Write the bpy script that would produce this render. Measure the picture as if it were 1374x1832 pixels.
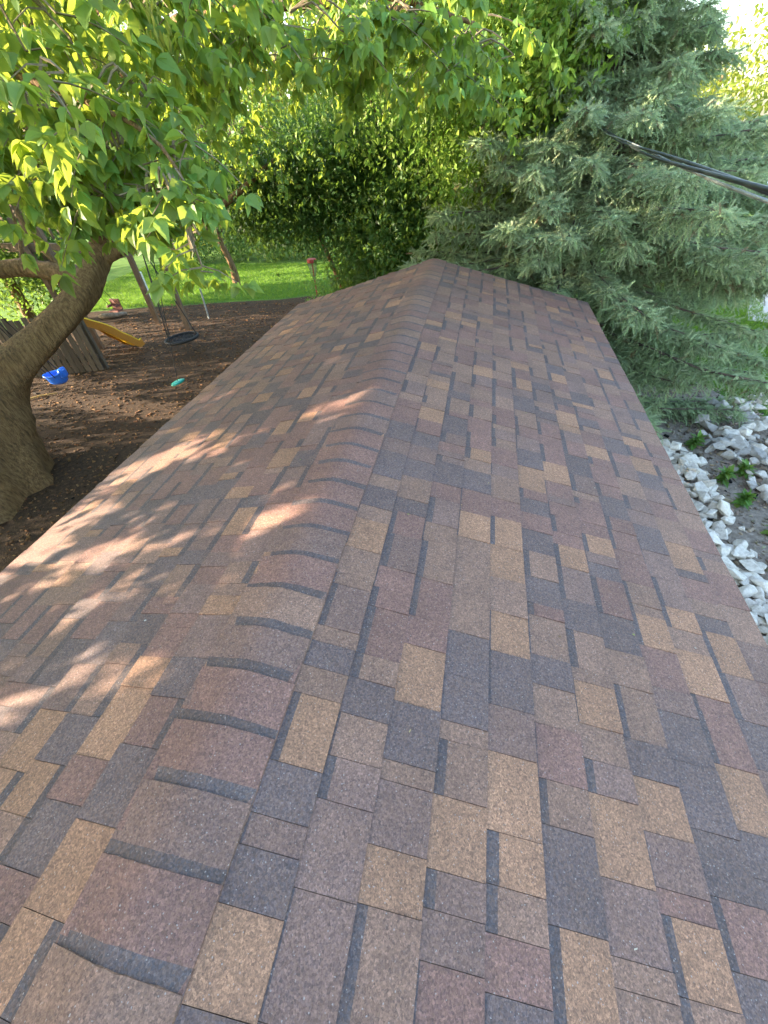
import bpy, math, random
import numpy as np
from mathutils import Matrix, Vector

for o in list(bpy.data.objects):
    bpy.data.objects.remove(o)
S = bpy.context.scene
C = S.collection
rng = np.random.default_rng(7)
random.seed(7)
R = math.radians

# ------------------------------------------------------------------ camera
YAW, PITCH, ROLL = 0.258, 0.75623, -0.08645
CAM = np.array([0.5577, 0.0, 4.0301])
fw = np.array([-math.sin(YAW)*math.cos(PITCH), math.cos(YAW)*math.cos(PITCH), -math.sin(PITCH)])
rt0 = np.array([math.cos(YAW), math.sin(YAW), 0.0])
up0 = np.cross(rt0, fw)
rt = rt0*math.cos(ROLL) + up0*math.sin(ROLL)
up = -rt0*math.sin(ROLL) + up0*math.cos(ROLL)
cd = bpy.data.cameras.new('camera')
cam = bpy.data.objects.new('camera', cd)
C.objects.link(cam)
cam.matrix_world = Matrix(((rt[0], up[0], -fw[0], CAM[0]), (rt[1], up[1], -fw[1], CAM[1]),
                           (rt[2], up[2], -fw[2], CAM[2]), (0, 0, 0, 1)))
cd.sensor_fit = 'VERTICAL'
cd.sensor_height = 24
cd.lens = 710.5/1832*24
cd.clip_start = 0.05
cd.clip_end = 600
S.camera = cam

# ------------------------------------------------------------------ light
SUN_EL, SUN_AZ = 14.0, 18.0          # light travels towards +X, a little towards +Y
LD = np.array([math.cos(R(SUN_AZ))*math.cos(R(SUN_EL)), math.sin(R(SUN_AZ))*math.cos(R(SUN_EL)), -math.sin(R(SUN_EL))])
w = bpy.data.worlds.new('World')
S.world = w
w.use_nodes = True
nt = w.node_tree
bg = nt.nodes['Background']
sky = nt.nodes.new('ShaderNodeTexSky')
sky.sky_type = 'NISHITA'
sky.sun_disc = False
sky.sun_elevation = R(SUN_EL)
sky.sun_rotation = math.atan2(-LD[0], -LD[1])
sky.air_density = 1.0
sky.dust_density = 2.0
nt.links.new(sky.outputs[0], bg.inputs[0])
bg.inputs[1].default_value = 0.15
sl = bpy.data.lights.new('sun', 'SUN')
sl.energy = 4.4
sl.angle = R(0.55)
sl.color = (1.0, 0.83, 0.62)
so = bpy.data.objects.new('sun', sl)
C.objects.link(so)
so.rotation_euler = Vector(LD).to_track_quat('-Z', 'Y').to_euler()
S.view_settings.view_transform = 'Standard'
S.view_settings.look = 'None'
S.view_settings.exposure = 2.92
S.view_settings.gamma = 1
S.cycles.max_bounces = 8
S.cycles.transmission_bounces = 4
S.cycles.diffuse_bounces = 4
S.cycles.glossy_bounces = 2

# ------------------------------------------------------------------ helpers
def tag(o, label=None, cat=None, group=None, kind=None):
    if label: o['label'] = label
    if cat: o['category'] = cat
    if group: o['group'] = group
    if kind: o['kind'] = kind
    return o

def empty(name, loc, label=None, cat=None, group=None):
    o = bpy.data.objects.new(name, None)
    C.objects.link(o)
    o.location = Vector([float(v) for v in loc])
    o.empty_display_size = 0.2
    return tag(o, label, cat, group)

class MB:
    """collects vertices and faces (each with a tint) and links them as one mesh object"""
    def __init__(s):
        s.v = []; s.f3 = []; s.f4 = []; s.c3 = []; s.c4 = []; s.n = 0
    def add(s, v, f, c=(1, 1, 1)):
        v = np.asarray(v, float).reshape(-1, 3)
        f = np.asarray(f, np.int64)
        c = np.asarray(c, float)
        if c.ndim == 1: c = np.repeat(c[None], len(f), 0)
        s.v.append(v)
        if f.shape[1] == 3: s.f3.append(f+s.n); s.c3.append(c)
        else: s.f4.append(f+s.n); s.c4.append(c)
        s.n += len(v)
        return s
    def box(s, lo, hi, c=(1, 1, 1), M=None):
        x0, y0, z0 = lo; x1, y1, z1 = hi
        v = np.array([(x0, y0, z0), (x1, y0, z0), (x1, y1, z0), (x0, y1, z0), (x0, y0, z1), (x1, y0, z1), (x1, y1, z1), (x0, y1, z1)], float)
        if M is not None: v = v@np.array(M).T
        return s.add(v, [(3, 2, 1, 0), (4, 5, 6, 7), (0, 1, 5, 4), (1, 2, 6, 5), (2, 3, 7, 6), (3, 0, 4, 7)], c)
    def beam(s, a, b, wx, wy, c=(1, 1, 1), upv=(0, 0, 1)):
        a = np.array(a, float); b = np.array(b, float); d = b-a; L = np.linalg.norm(d); d /= L
        u = np.array(upv, float)
        if abs(d@u) > .95: u = np.array([1., .3, 0])
        x = np.cross(d, u); x /= np.linalg.norm(x); y = np.cross(x, d)
        v = [p+sx*x*wx/2+sy*y*wy/2 for p in (a, b) for sx, sy in ((-1, -1), (1, -1), (1, 1), (-1, 1))]
        return s.add(v, [(3, 2, 1, 0), (4, 5, 6, 7), (0, 1, 5, 4), (1, 2, 6, 5), (2, 3, 7, 6), (3, 0, 4, 7)], c)
    def tube(s, pts, rad, k=8, c=(1, 1, 1), rough=0.0):
        P = np.asarray(pts, float); n = len(P)
        r = np.broadcast_to(np.asarray(rad, float), (n,))
        T = np.gradient(P, axis=0); T /= np.linalg.norm(T, axis=1)[:, None]+1e-9
        u = np.array([0.31, 0.17, 0.93])
        x = np.cross(T, u); x /= np.linalg.norm(x, axis=1)[:, None]+1e-9
        y = np.cross(T, x)
        a = np.arange(k)*2*math.pi/k
        rr = r[:, None]*(1+rough*rng.normal(size=(n, k))) if rough else np.repeat(r[:, None], k, 1)
        v = P[:, None]+rr[..., None]*(np.cos(a)[None, :, None]*x[:, None]+np.sin(a)[None, :, None]*y[:, None])
        i = np.arange(n-1)[:, None]*k; j = np.arange(k)[None]; j2 = (j+1) % k
        f = np.stack([i+j, i+j2, i+k+j2, i+k+j], -1).reshape(-1, 4)
        s.add(v, f, c)
        for e, rev in ((0, True), (n-1, False)):
            ring = v[e]; cc = ring.mean(0)
            fv = np.vstack([ring, cc]); q = np.arange(k); q2 = (q+1) % k
            ft = np.stack([q2, q, np.full(k, k)] if rev else [q, q2, np.full(k, k)], -1)
            s.add(fv, ft, c)
        return s
    def inst(s, tv, tf, M, T, col):
        """template tv/tf placed by rotations-scales M (N,3,3), offsets T (N,3), one colour each"""
        N = len(T)
        if N == 0: return s
        v = np.einsum('nij,vj->nvi', M, tv)+T[:, None]
        f = (tf[None]+np.arange(N)[:, None, None]*len(tv)).reshape(-1, tf.shape[1])
        return s.add(v, f, np.repeat(col, len(tf), 0))
    def build(s, name, mat, parent=None, smooth=False):
        me = bpy.data.meshes.new(name)
        v = np.concatenate(s.v)
        if parent is not None: v = v-np.array(parent.location)
        f3 = np.concatenate(s.f3) if s.f3 else np.zeros((0, 3), np.int64)
        f4 = np.concatenate(s.f4) if s.f4 else np.zeros((0, 4), np.int64)
        c = np.concatenate(([np.concatenate(s.c3)] if s.c3 else [])+([np.concatenate(s.c4)] if s.c4 else []))
        tot = np.concatenate([np.full(len(f3), 3), np.full(len(f4), 4)])
        me.vertices.add(len(v)); me.vertices.foreach_set('co', v.astype(np.float32).ravel())
        idx = np.concatenate([f3.ravel(), f4.ravel()]).astype(np.int32)
        me.loops.add(len(idx)); me.loops.foreach_set('vertex_index', idx)
        me.polygons.add(len(tot))
        me.polygons.foreach_set('loop_start', (np.cumsum(tot)-tot).astype(np.int32))
        me.polygons.foreach_set('use_smooth', np.full(len(tot), smooth))
        at = me.attributes.new('tint', 'FLOAT_COLOR', 'FACE')
        at.data.foreach_set('color', np.hstack([c, np.ones((len(c), 1))]).astype(np.float32).ravel())
        me.update(calc_edges=True); me.validate()
        me.materials.append(mat)
        o = bpy.data.objects.new(name, me)
        C.objects.link(o)
        if parent is not None: o.parent = parent
        return o

def child(o, parent):
    o.parent = parent
    return o

def spline(pts, n=24):
    """Catmull-Rom through pts (any columns)"""
    P = np.asarray(pts, float)
    P = np.vstack([2*P[0]-P[1], P, 2*P[-1]-P[-2]])
    out = []
    m = len(P)-3
    for t in np.linspace(0, m-1e-6, n):
        i = int(t); u = t-i
        a, b, c, d = P[i:i+4]
        out.append(.5*((2*b)+(-a+c)*u+(2*a-5*b+4*c-d)*u*u+(-a+3*b-3*c+d)*u**3))
    return np.array(out)

# ------------------------------------------------------------------ materials
def newmat(name):
    m = bpy.data.materials.new(name)
    m.use_nodes = True
    return m, m.node_tree, m.node_tree.nodes['Principled BSDF']

def N(t, kind, **kw):
    n = t.nodes.new(kind)
    for k, v in kw.items():
        if k in n.inputs: n.inputs[k].default_value = v
        else: setattr(n, k, v)
    return n

def mix(t, a, b, fac, mode='MIX'):
    n = t.nodes.new('ShaderNodeMix'); n.data_type = 'RGBA'; n.blend_type = mode
    for s, v in ((n.inputs[0], fac), (n.inputs[6], a), (n.inputs[7], b)):
        if hasattr(v, 'is_linked'): t.links.new(v, s)
        else: s.default_value = v if not isinstance(v, tuple) else (*v, 1)[:4]
    return n.outputs[2]

def ramp(t, src, stops):
    n = t.nodes.new('ShaderNodeValToRGB')
    e = n.color_ramp.elements
    while len(e) < len(stops): e.new(.5)
    for q, (p, c) in zip(e, stops):
        q.position = p; q.color = (*c, 1) if isinstance(c, tuple) else (c, c, c, 1)
    t.links.new(src, n.inputs[0])
    return n.outputs[0]

def tintnode(t):
    return N(t, 'ShaderNodeAttribute', attribute_name='tint').outputs['Color']

def noise_mat(name, stops, scale=8, rough=.85, bump=.3, bscale=40, stretch=(1, 1, 1), tint=False, spec=.3, bdist=.01):
    m, t, b = newmat(name)
    tc = N(t, 'ShaderNodeTexCoord')
    mp = N(t, 'ShaderNodeMapping'); mp.inputs['Scale'].default_value = stretch
    t.links.new(tc.outputs['Object'], mp.inputs[0])
    n = N(t, 'ShaderNodeTexNoise', Scale=scale, Detail=6.0, Roughness=.65)
    t.links.new(mp.outputs[0], n.inputs['Vector'])
    col = ramp(t, n.outputs[0], stops)
    if tint: col = mix(t, col, tintnode(t), 1.0, 'MULTIPLY')
    t.links.new(col, b.inputs['Base Color'])
    b.inputs['Roughness'].default_value = rough
    b.inputs['Specular IOR Level'].default_value = spec
    n2 = N(t, 'ShaderNodeTexNoise', Scale=bscale, Detail=4.0)
    t.links.new(mp.outputs[0], n2.inputs['Vector'])
    bp = N(t, 'ShaderNodeBump', Strength=bump, Distance=bdist)
    t.links.new(n2.outputs[0], bp.inputs['Height'])
    t.links.new(bp.outputs[0], b.inputs['Normal'])
    return m

def leaf_mat(name, trans=(.30, .42, .05), tw=.4, rough=.5, spec=.35):
    m, t, b = newmat(name)
    col = tintnode(t)
    t.links.new(col, b.inputs['Base Color'])
    b.inputs['Roughness'].default_value = rough
    b.inputs['Specular IOR Level'].default_value = spec
    tr = N(t, 'ShaderNodeBsdfTranslucent')
    tr.inputs[0].default_value = (*trans, 1)
    mx = N(t, 'ShaderNodeMixShader'); mx.inputs[0].default_value = tw
    t.links.new(b.outputs[0], mx.inputs[1]); t.links.new(tr.outputs[0], mx.inputs[2])
    t.links.new(mx.outputs[0], t.nodes['Material Output'].inputs[0])
    return m

def shingle_mat():
    m, t, b = newmat('asphalt_granules')
    tc = N(t, 'ShaderNodeTexCoord')
    v = N(t, 'ShaderNodeTexVoronoi', Scale=210.0)
    t.links.new(tc.outputs['Object'], v.inputs['Vector'])
    v2 = N(t, 'ShaderNodeTexVoronoi', Scale=430.0)
    t.links.new(tc.outputs['Object'], v2.inputs['Vector'])
    sp = N(t, 'ShaderNodeSeparateColor'); t.links.new(v.outputs['Color'], sp.inputs[0])
    sp2 = N(t, 'ShaderNodeSeparateColor'); t.links.new(v2.outputs['Color'], sp2.inputs[0])
    g1 = ramp(t, sp.outputs[0], [(0, .65), (.35, .85), (.7, 1.06), (1, 1.4)])
    g2 = ramp(t, sp2.outputs[1], [(0, .6), (.5, 1.0), (1, 1.4)])
    g = mix(t, g1, g2, 1.0, 'MULTIPLY')
    big = N(t, 'ShaderNodeTexNoise', Scale=5.0, Detail=4.0)
    t.links.new(tc.outputs['Object'], big.inputs['Vector'])
    gb = ramp(t, big.outputs[0], [(.3, .85), (.7, 1.15)])
    base = mix(t, tintnode(t), g, 1.0, 'MULTIPLY')
    base = mix(t, base, gb, 1.0, 'MULTIPLY')
    dn = N(t, 'ShaderNodeTexNoise', Scale=17.0, Detail=3.0)
    t.links.new(tc.outputs['Object'], dn.inputs['Vector'])
    dc = ramp(t, dn.outputs[0], [(.35, (.13, .08, .07)), (.65, (.28, .155, .095))])
    base = mix(t, base, dc, .14)
    # brown and blue-black granules blended into every tab
    hue = ramp(t, sp.outputs[2], [(0, (.075, .06, .06)), (.5, (.19, .10, .07)), (1, (.40, .225, .14))])
    base = mix(t, base, hue, .22)
    pale = ramp(t, sp2.outputs[2], [(.988, 0.0), (.996, .7)])
    base = mix(t, base, (.40, .35, .32), pale)
    t.links.new(base, b.inputs['Base Color'])
    b.inputs['Roughness'].default_value = .72
    b.inputs['Specular IOR Level'].default_value = .45
    bp = N(t, 'ShaderNodeBump', Strength=.9, Distance=.0022)
    t.links.new(sp.outputs[1], bp.inputs['Height'])
    t.links.new(bp.outputs[0], b.inputs['Normal'])
    return m

def plain(name, col, rough=.5, spec=.5, metal=0, nz=.12, scale=30):
    m, t, b = newmat(name)
    tc = N(t, 'ShaderNodeTexCoord')
    n = N(t, 'ShaderNodeTexNoise', Scale=scale, Detail=5.0)
    t.links.new(tc.outputs['Object'], n.inputs['Vector'])
    lo = tuple(c*(1-nz*2) for c in col); hi = tuple(min(1, c*(1+nz*2)) for c in col)
    t.links.new(ramp(t, n.outputs[0], [(.3, lo), (.7, hi)]), b.inputs['Base Color'])
    b.inputs['Roughness'].default_value = rough
    b.inputs['Specular IOR Level'].default_value = spec
    b.inputs['Metallic'].default_value = metal
    return m

M = dict(
    shingle=shingle_mat(),
    bark=noise_mat('grey_brown_bark', [(.3, (.062, .038, .018)), (.5, (.175, .107, .05)), (.72, (.30, .195, .095))], 9, .9, .9, 22, (3, 3, .5), bdist=.04),
    twig=noise_mat('thin_twig_bark', [(.3, (.12, .09, .055)), (.7, (.26, .21, .14))], 20, .85, .2),
    sbark=noise_mat('spruce_bark', [(.3, (.05, .036, .03)), (.7, (.17, .13, .11))], 14, .9, .6, 40),
    leaf=leaf_mat('broad_leaf', (.45, .55, .06), .45),
    bushleaf=leaf_mat('small_leaf', (.22, .36, .05), .35),
    farleaf=leaf_mat('far_leaf', (.42, .46, .06), .42),
    needle=leaf_mat('spruce_needle', (.36, .46, .24), .28, .6, .3),
    seed=leaf_mat('winged_seed', (.5, .5, .08), .45),
    grass=leaf_mat('grass_blade', (.24, .42, .03), .35),
    mulch=noise_mat('dark_mulch', [(.3, (.022, .013, .008)), (.5, (.052, .029, .015)), (.72, (.10, .056, .030))], 14, .95, 1.0, 60, bdist=.03),
    chip=noise_mat('wood_chip', [(.3, (.6, .6, .6)), (.7, (1, 1, 1))], 30, .9, .3, tint=True),
    turf=noise_mat('lawn_soil', [(.3, (.05, .11, .012)), (.7, (.11, .22, .025))], 3, .95, .6, 60, bdist=.02),
    dirt=noise_mat('grey_dirt', [(.3, (.16, .13, .10)), (.55, (.30, .25, .20)), (.75, (.42, .37, .32))], 12, .95, .8, 50, bdist=.03),
    road=noise_mat('pale_concrete', [(.3, (.48, .47, .45)), (.7, (.60, .59, .57))], 4, .9, .1),
    rock=noise_mat('limestone', [(.25, (.40, .35, .29)), (.5, (.68, .62, .54)), (.75, (.82, .77, .69))], 5, .85, .5, 18, tint=True, bdist=.02),
    wood=noise_mat('weathered_timber', [(.3, (.10, .065, .04)), (.7, (.22, .15, .10))], 12, .85, .3, 40, (4, 4, .5)),
    board=noise_mat('weathered_fence_board', [(.3, (.075, .058, .042)), (.7, (.155, .122, .09))], 12, .9, .3, 40, (5, 5, .4), tint=True),
    siding=plain('painted_siding', (.55, .52, .47), .6),
    white=plain('white_paint', (.75, .76, .75), .5),
    yellow=plain('yellow_plastic', (.85, .55, .02), .4, nz=.04),
    orange=plain('orange_brown_plastic', (.45, .18, .02), .45, nz=.05),
    blue=plain('blue_plastic', (.03, .19, .85), .35, nz=.05),
    teal=plain('teal_plastic', (.01, .34, .30), .4, nz=.05),
    black=plain('black_rope', (.012, .012, .014), .7, nz=.1),
    rubber=plain('black_cable_sheath', (.014, .02, .02), .5, .35, nz=.2),
    alu=plain('bare_cable_wire', (.30, .33, .33), .4, .5, .6),
    red=plain('red_paint', (.26, .02, .018), .45, nz=.08),
    pink=plain('faded_red_seat', (.17, .06, .055), .6, nz=.08),
    wire=plain('grey_wire', (.20, .21, .20), .4, .5, .7),
    grey=plain('grey_pipe', (.25, .28, .29), .5),
    stick=noise_mat('pale_stick', [(.3, (.38, .24, .08)), (.7, (.5, .34, .13))], 20),
)

# ------------------------------------------------------------------ ground
def sheet(name, poly, z, mat, sub=None):
    me = bpy.data.meshes.new(name)
    me.from_pydata([(x, y, z) for x, y in poly], [], [list(range(len(poly)))])
    me.materials.append(mat)
    o = bpy.data.objects.new(name, me); C.objects.link(o)
    return tag(o, kind='structure')
sheet('ground', [(-200, -200), (200, -200), (200, 200), (-200, 200)], 0, M['turf'])
MULCH = [(-15, -9), (2.6, -9), (2.6, 8.6), (-.5, 12.5), (-3.0, 14.5), (-5.2, 15.0), (-6.5, 14.5), (-8.2, 14.3), (-10, 13.9), (-11.5, 13.7), (-13.5, 13.2), (-15, 12.4)]
sheet('mulch_bed', MULCH, .004, M['mulch'])
sheet('dirt_strip', [(2.6, -9), (5.6, -9), (5.75, 3), (5.9, 5.5), (5.6, 7.6), (5.0, 8.8), (3.6, 9.4), (2.6, 8.6)], .006, M['dirt'])
sheet('driveway', [(7.35, 12.4), (13.0, 10.0), (30, 47), (23.6, 50)], .008, M['road'])

# ------------------------------------------------------------------ the shed and its shingled roof
PA, HW, YL, YN, RZ = 0.26282, 1.8683, 5.4048, -2.6, 2.95     # pitch, slope length, far end, near end, ridge height
ca, sa = math.cos(PA), math.sin(PA)
EX = 0.143
def rp(side, s, y, h=0.0):
    """a point on a roof slope: s metres down from the ridge, y along it, h above the deck"""
    return (side*(s*ca+h*sa), y, RZ-s*sa+h*ca)
TABS = [(1,0.786,0.707,0),(1,0.526,0.071,0),(1,0.654,0.159,0),(1,0.796,0.162,0),(1,0.931,0.165,0),(1,1.076,0.298,0),(1,0.802,0.298,0),(1,1.508,0.47,0),(1,1.212,0.069,0),(1,1.075,0.589,0),(1,1.355,0.612,0),(1,0.508,0.624,0),(1,0.496,0.501,0),(1,1.635,0.915,0),(1,0.939,-0.045,0),(1,0.228,-0.12,0),(1,0.226,0.273,0),(-1,0.484,0.056,0),(-1,0.193,-0.115,0),(-1,0.198,-0.204,0),(-1,0.619,0.192,0),(-1,0.482,0.245,0),(-1,0.338,0.153,0),(-1,0.322,0.393,0),(1,0.205,1.06,0),(1,0.664,1.776,0),(1,1.093,1.777,0),(1,1.167,2.413,0),(1,0.654,1.217,0),(1,0.914,3.048,0),(1,0.921,2.732,0),(1,0.239,3.417,0),(1,0.189,2.913,0),(1,0.386,2.411,0),(1,0.359,2.014,0),(1,1.076,1.213,0),(1,1.251,1.342,0),(1,1.641,1.451,0),(1,0.976,1.657,0),(1,0.411,3.691,0),(1,0.661,3.82,0),(1,1.238,3.013,0),(1,0.678,2.757,0),(1,0.753,1.127,0),(1,1.449,1.056,0),(1,0.778,1.231,0),(-1,0.349,1.947,0),(1,0.892,0.069,1),(1,0.774,0.569,1),(1,0.642,0.625,1),(1,0.973,0.673,1),(1,1.349,0.258,1),(1,1.48,0.32,1),(1,1.248,0.88,1),(1,0.64,0.247,1),(1,1.617,0.603,1),(1,1.197,0.483,1),(1,1.343,0.424,1),(1,0.405,0.467,1),(1,1.388,0.546,1),(-1,0.426,-0.031,1),(-1,0.285,-0.056,1),(-1,0.461,0.17,1),(-1,0.2,0.373,1),(-1,0.222,0.114,1),(-1,0.178,-0.165,1),(1,0.317,0.43,1),(1,0.212,0.168,1),(1,0.222,0.014,1),(1,0.503,1.515,1),(1,0.192,1.529,1),(1,1.149,1.978,1),(1,1.4,2.466,1),(1,1.466,2.243,1),(1,1.52,1.459,1),(1,1.366,1.628,1),(1,1.703,1.971,1),(1,0.992,1.246,1),(1,0.961,1.484,1),(1,0.276,1.24,1),(1,0.36,1.757,1)]
PAL = {0: (.365, .188, .104), 1: (.110, .082, .082), 2: (.212, .108, .086), 3: (.258, .146, .101), 4: (.195, .116, .095)}
BAND = (.060, .057, .064)
shed = empty('shed', (0, 0, 0), 'small gabled outbuilding with a long brown and charcoal shingled roof', 'shed')

def slope(side):
    mb = MB()
    rows = [(.07, .147)]+[(.147+EX*k, .147+EX*(k+1)) for k in range(12)]
    for (s0, s1) in rows:
        marks = sorted([(y, kd) for sd, s, y, kd in TABS if sd == side and s0 <= s < s1])
        y = YN-random.uniform(0, .2)
        segs = []
        while y < YL:
            L = random.choice((.05, .08, .10, .12, .14, .16, .17))*random.uniform(.9, 1.1)
            near = [q for q in marks if y+.02 < q[0] < y+L+.10]
            if near and near[0][0] > y+L-.04: L = near[0][0]-y-.055 if near[0][0]-y > .11 else L+.05
            L = max(L, .045)
            if y+L > YL-.05: L = YL-y+.001
            segs.append((y, min(YL, y+L))); y += L
        prev = None; tooth = random.random() < .5
        for (a, b) in segs:
            kd = [q[1] for q in marks if a <= q[0] < b]
            if kd: k = kd[0]
            else:
                k = random.choices((0, 1, 2, 3, 4), (.055, .11, .34, .28, .215) if side > 0 else (.09, .21, .30, .22, .18))[0]
                if k == prev and k in (0, 1): k = 2
            prev = k
            tooth = (not tooth) if random.random() < .85 else tooth
            col = np.array(PAL[k])*random.uniform(.88, 1.12)
            a = max(a, YN)
            h1 = (.0085 if tooth else .0058)*(1.25 if side < 0 else 1)+random.uniform(-.0008, .0008)
            h0 = .0020
            bw = 0.0
            if k != 1 and random.random() < ((.6 if tooth else .2) if side > 0 else .52): bw = random.uniform(.022, .033) if side > 0 else random.uniform(.034, .045)
            elif random.random() < .25: bw = random.uniform(.005, .010)
            sm = s0+bw
            hm = h0+(h1-h0)*(bw/(s1-s0))
            dn = s1+random.uniform(-.0015, .0015)
            g = .0006
            P = lambda s, yy, h: rp(side, s, yy, h)
            V = [P(s0-.02, a+g, h0-.003), P(s0-.02, b-g, h0-.003), P(sm, a+g, hm), P(sm, b-g, hm), P(dn, a+g, h1), P(dn, b-g, h1),
                 P(dn+.0015, a+g, -.0005), P(dn+.0015, b-g, -.0005), P(s0-.02, a+g, -.0005), P(s0-.02, b-g, -.0005)]
            F = [(0, 1, 3, 2), (2, 3, 5, 4), (4, 5, 7, 6), (0, 2, 6, 8), (1, 9, 7, 3), (3, 7, 5, 5), (2, 4, 6, 6)]
            if side < 0: F = [tuple(reversed(q)) for q in F]
            bc = np.array(BAND)*random.uniform(.9, 1.3) if bw else col
            F4 = [F[0], F[1], F[2], F[3], F[4]]
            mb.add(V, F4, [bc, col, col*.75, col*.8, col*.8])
            tri = [(3, 7, 5), (2, 4, 6)]
            if side < 0: tri = [t_[::-1] for t_ in tri]
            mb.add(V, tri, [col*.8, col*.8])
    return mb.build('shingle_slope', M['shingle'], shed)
slope(1); slope(-1)

# tiny bits of leaf and seed lying on the shingles
lt = MB()
for q in range(90):
    sd, s_, y_ = random.choice((-1, 1, 1)), random.uniform(.2, 1.8), random.uniform(-.3, 4.0)
    p_ = np.array(rp(sd, s_, y_, .013)); a_ = random.uniform(0, 6.3); l_ = random.uniform(.003, .009)
    u_ = np.array(rp(sd, s_+l_*math.cos(a_), y_+l_*math.sin(a_), .0145)); v_ = np.array(rp(sd, s_-l_*.4*math.sin(a_), y_+l_*.4*math.cos(a_), .0155))
    lt.add([p_, u_, v_+(u_-p_), v_], [(0, 1, 2, 3)], random.choice([(.5, .45, .36), (.42, .30, .16), (.2, .13, .07), (.30, .33, .10)]))
LITTER = lt

# ridge caps: bent pieces, each lapped over the next one further away
def ridge_caps():
    mb = MB()
    y = YN
    offs = np.array([-.152, -.13, -.105, -.08, -.06, -.042, -.028, -.014, 0, .014, .028, .042, .06, .08, .105, .13, .152])
    rr = .055
    def prof(w0):
        out = []
        for s in offs*w0:
            # rounded bend: parabola near the crest, straight slopes beyond
            drop = (s*s/(2*rr)+rr/2 if abs(s) < rr else abs(s))*sa
            out.append((s*ca, -drop+.0))
        return np.array(out)
    while y < YL:
        L = EX*random.uniform(.97, 1.03)
        ye = min(y+L, YL+.012)
        col = np.array(random.choice([PAL[2], PAL[2], PAL[3], PAL[4]]))*random.uniform(.92, 1.08)
        wv = random.uniform(.985, 1.015)
        pr = prof(wv)
        sk = random.uniform(-.005, .005)
        lift = random.uniform(.0060, .0080); bd = np.array(BAND)*random.uniform(.9, 1.35)
        st = [(y-.03, .0026, bd), (y+random.uniform(.022, .032), .0045, col), (y+L*.55, lift*.78, col), (ye, lift, col*.95), (ye+.0008, .0026, None)]
        n = len(offs)
        V = []
        for r__, (yy, h, _) in enumerate(st):
            for i in range(n):
                x, z = pr[i]
                V.append((x*(1+.15*h), yy+sk*(x/.15)+(random.gauss(0, .0006) if r__ in (1, 3, 4) else 0), RZ+z+h+.004))
        # skirt edges down to the slope
        F = []; cl = []
        for r_ in range(len(st)-1):
            for i in range(n-1):
                F.append((r_*n+i, r_*n+i+1, (r_+1)*n+i+1, (r_+1)*n+i))
                cl.append(np.array(st[r_][2])*(1 if r_ else random.uniform(.97, 1.1)))
        b0 = len(V)
        for side, i in ((-1, 0), (1, n-1)):
            for r_, (yy, h, _) in enumerate(st):
                x, z = pr[i]
                V.append((x*1.003, yy+sk*(x/.15), RZ+z-.002))
        for r_ in range(3):
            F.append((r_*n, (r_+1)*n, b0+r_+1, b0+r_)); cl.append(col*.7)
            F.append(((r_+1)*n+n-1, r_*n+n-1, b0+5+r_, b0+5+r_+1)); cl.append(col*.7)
        mb.add(V, F, np.array(cl))
        y += L
    return mb.build('ridge_cap', M['shingle'], shed, smooth=False)
ridge_caps()

dk = MB()
for sd in (-1, 1):
    v = [rp(sd, s, y, h) for y in (YN+.02, YL-.02) for s, h in ((0, -.001), (HW-.012, -.001), (HW-.012, -.03), (0, -.03))]
    F = [(0, 1, 5, 4), (1, 2, 6, 5), (2, 3, 7, 6), (3, 0, 4, 7), (3, 2, 1, 0), (4, 5, 6, 7)]
    dk.add(v, F)
dk.build('roof_deck', M['wood'], shed)
dr = MB()
for sd in (-1, 1):
    dr.beam(rp(sd, HW-.006, YN, -.055), rp(sd, HW-.006, YL, -.055), .02, .11)
dr.build('fascia', M['white'], shed)
wl = MB()
hx, ze = 1.62, RZ-1.80*sa-.09
wl.box((-hx, YN+.3, .02), (hx, YL-.25, ze))
for yy in (YN+.3, YL-.25):
    e = .0 if yy < 0 else -.08
    v = [(-hx, yy+e, ze), (hx, yy+e, ze), (0, yy+e, RZ-.07), (-hx, yy+e+.08, ze), (hx, yy+e+.08, ze), (0, yy+e+.08, RZ-.07)]
    wl.add(v, [(0, 1, 2), (5, 4, 3)]); wl.add(v, [(0, 2, 5, 3), (1, 4, 5, 2)])
wl.build('wall', M['siding'], shed)

# ------------------------------------------------------------------ foliage tools
def leaflet():
    """an ovate pointed leaflet with a folded midrib, unit length along +Y, drooping"""
    st = [(.16, .24), (.40, .35), (.70, .20)]
    v = [(0, 0, 0)]
    for t_, wd in st:
        z = -.22*t_*t_
        v += [(-wd, t_, z+wd*.28), (0, t_, z), (wd, t_, z+wd*.28)]
    v.append((0, 1, -.24))
    f = [(0, 2, 1), (0, 3, 2)]
    for k in (1, 4):
        f += [(k, k+1, k+4), (k, k+4, k+3), (k+1, k+2, k+5), (k+1, k+5, k+4)]
    f += [(7, 8, 10), (8, 9, 10)]
    return np.array(v, float), np.array(f)
LV, LF = leaflet()
SV = np.array([(0, 0, 0), (-.27, .42, .07), (0, .5, -.03), (.27, .42, .07), (0, 1, -.12)], float)
SF = np.array([(0, 2, 1), (0, 3, 2), (1, 2, 4), (2, 3, 4)])

def frames(d, upv=None, roll=None):
    """rotation matrices whose Y axis is d and whose Z leans towards upv, rolled"""
    n = len(d)
    d = d/(np.linalg.norm(d, axis=1)[:, None]+1e-9)
    u = np.repeat(np.array([[0, 0, 1.0]]), n, 0) if upv is None else upv
    x = np.cross(d, u); bad = np.linalg.norm(x, axis=1) < 1e-3; x[bad] = (1, 0, 0)
    x /= np.linalg.norm(x, axis=1)[:, None]
    z = np.cross(x, d)
    if roll is not None:
        c, s_ = np.cos(roll)[:, None], np.sin(roll)[:, None]
        x, z = x*c+z*s_, -x*s_+z*c
    return np.stack([x, d, z], -1)

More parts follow.
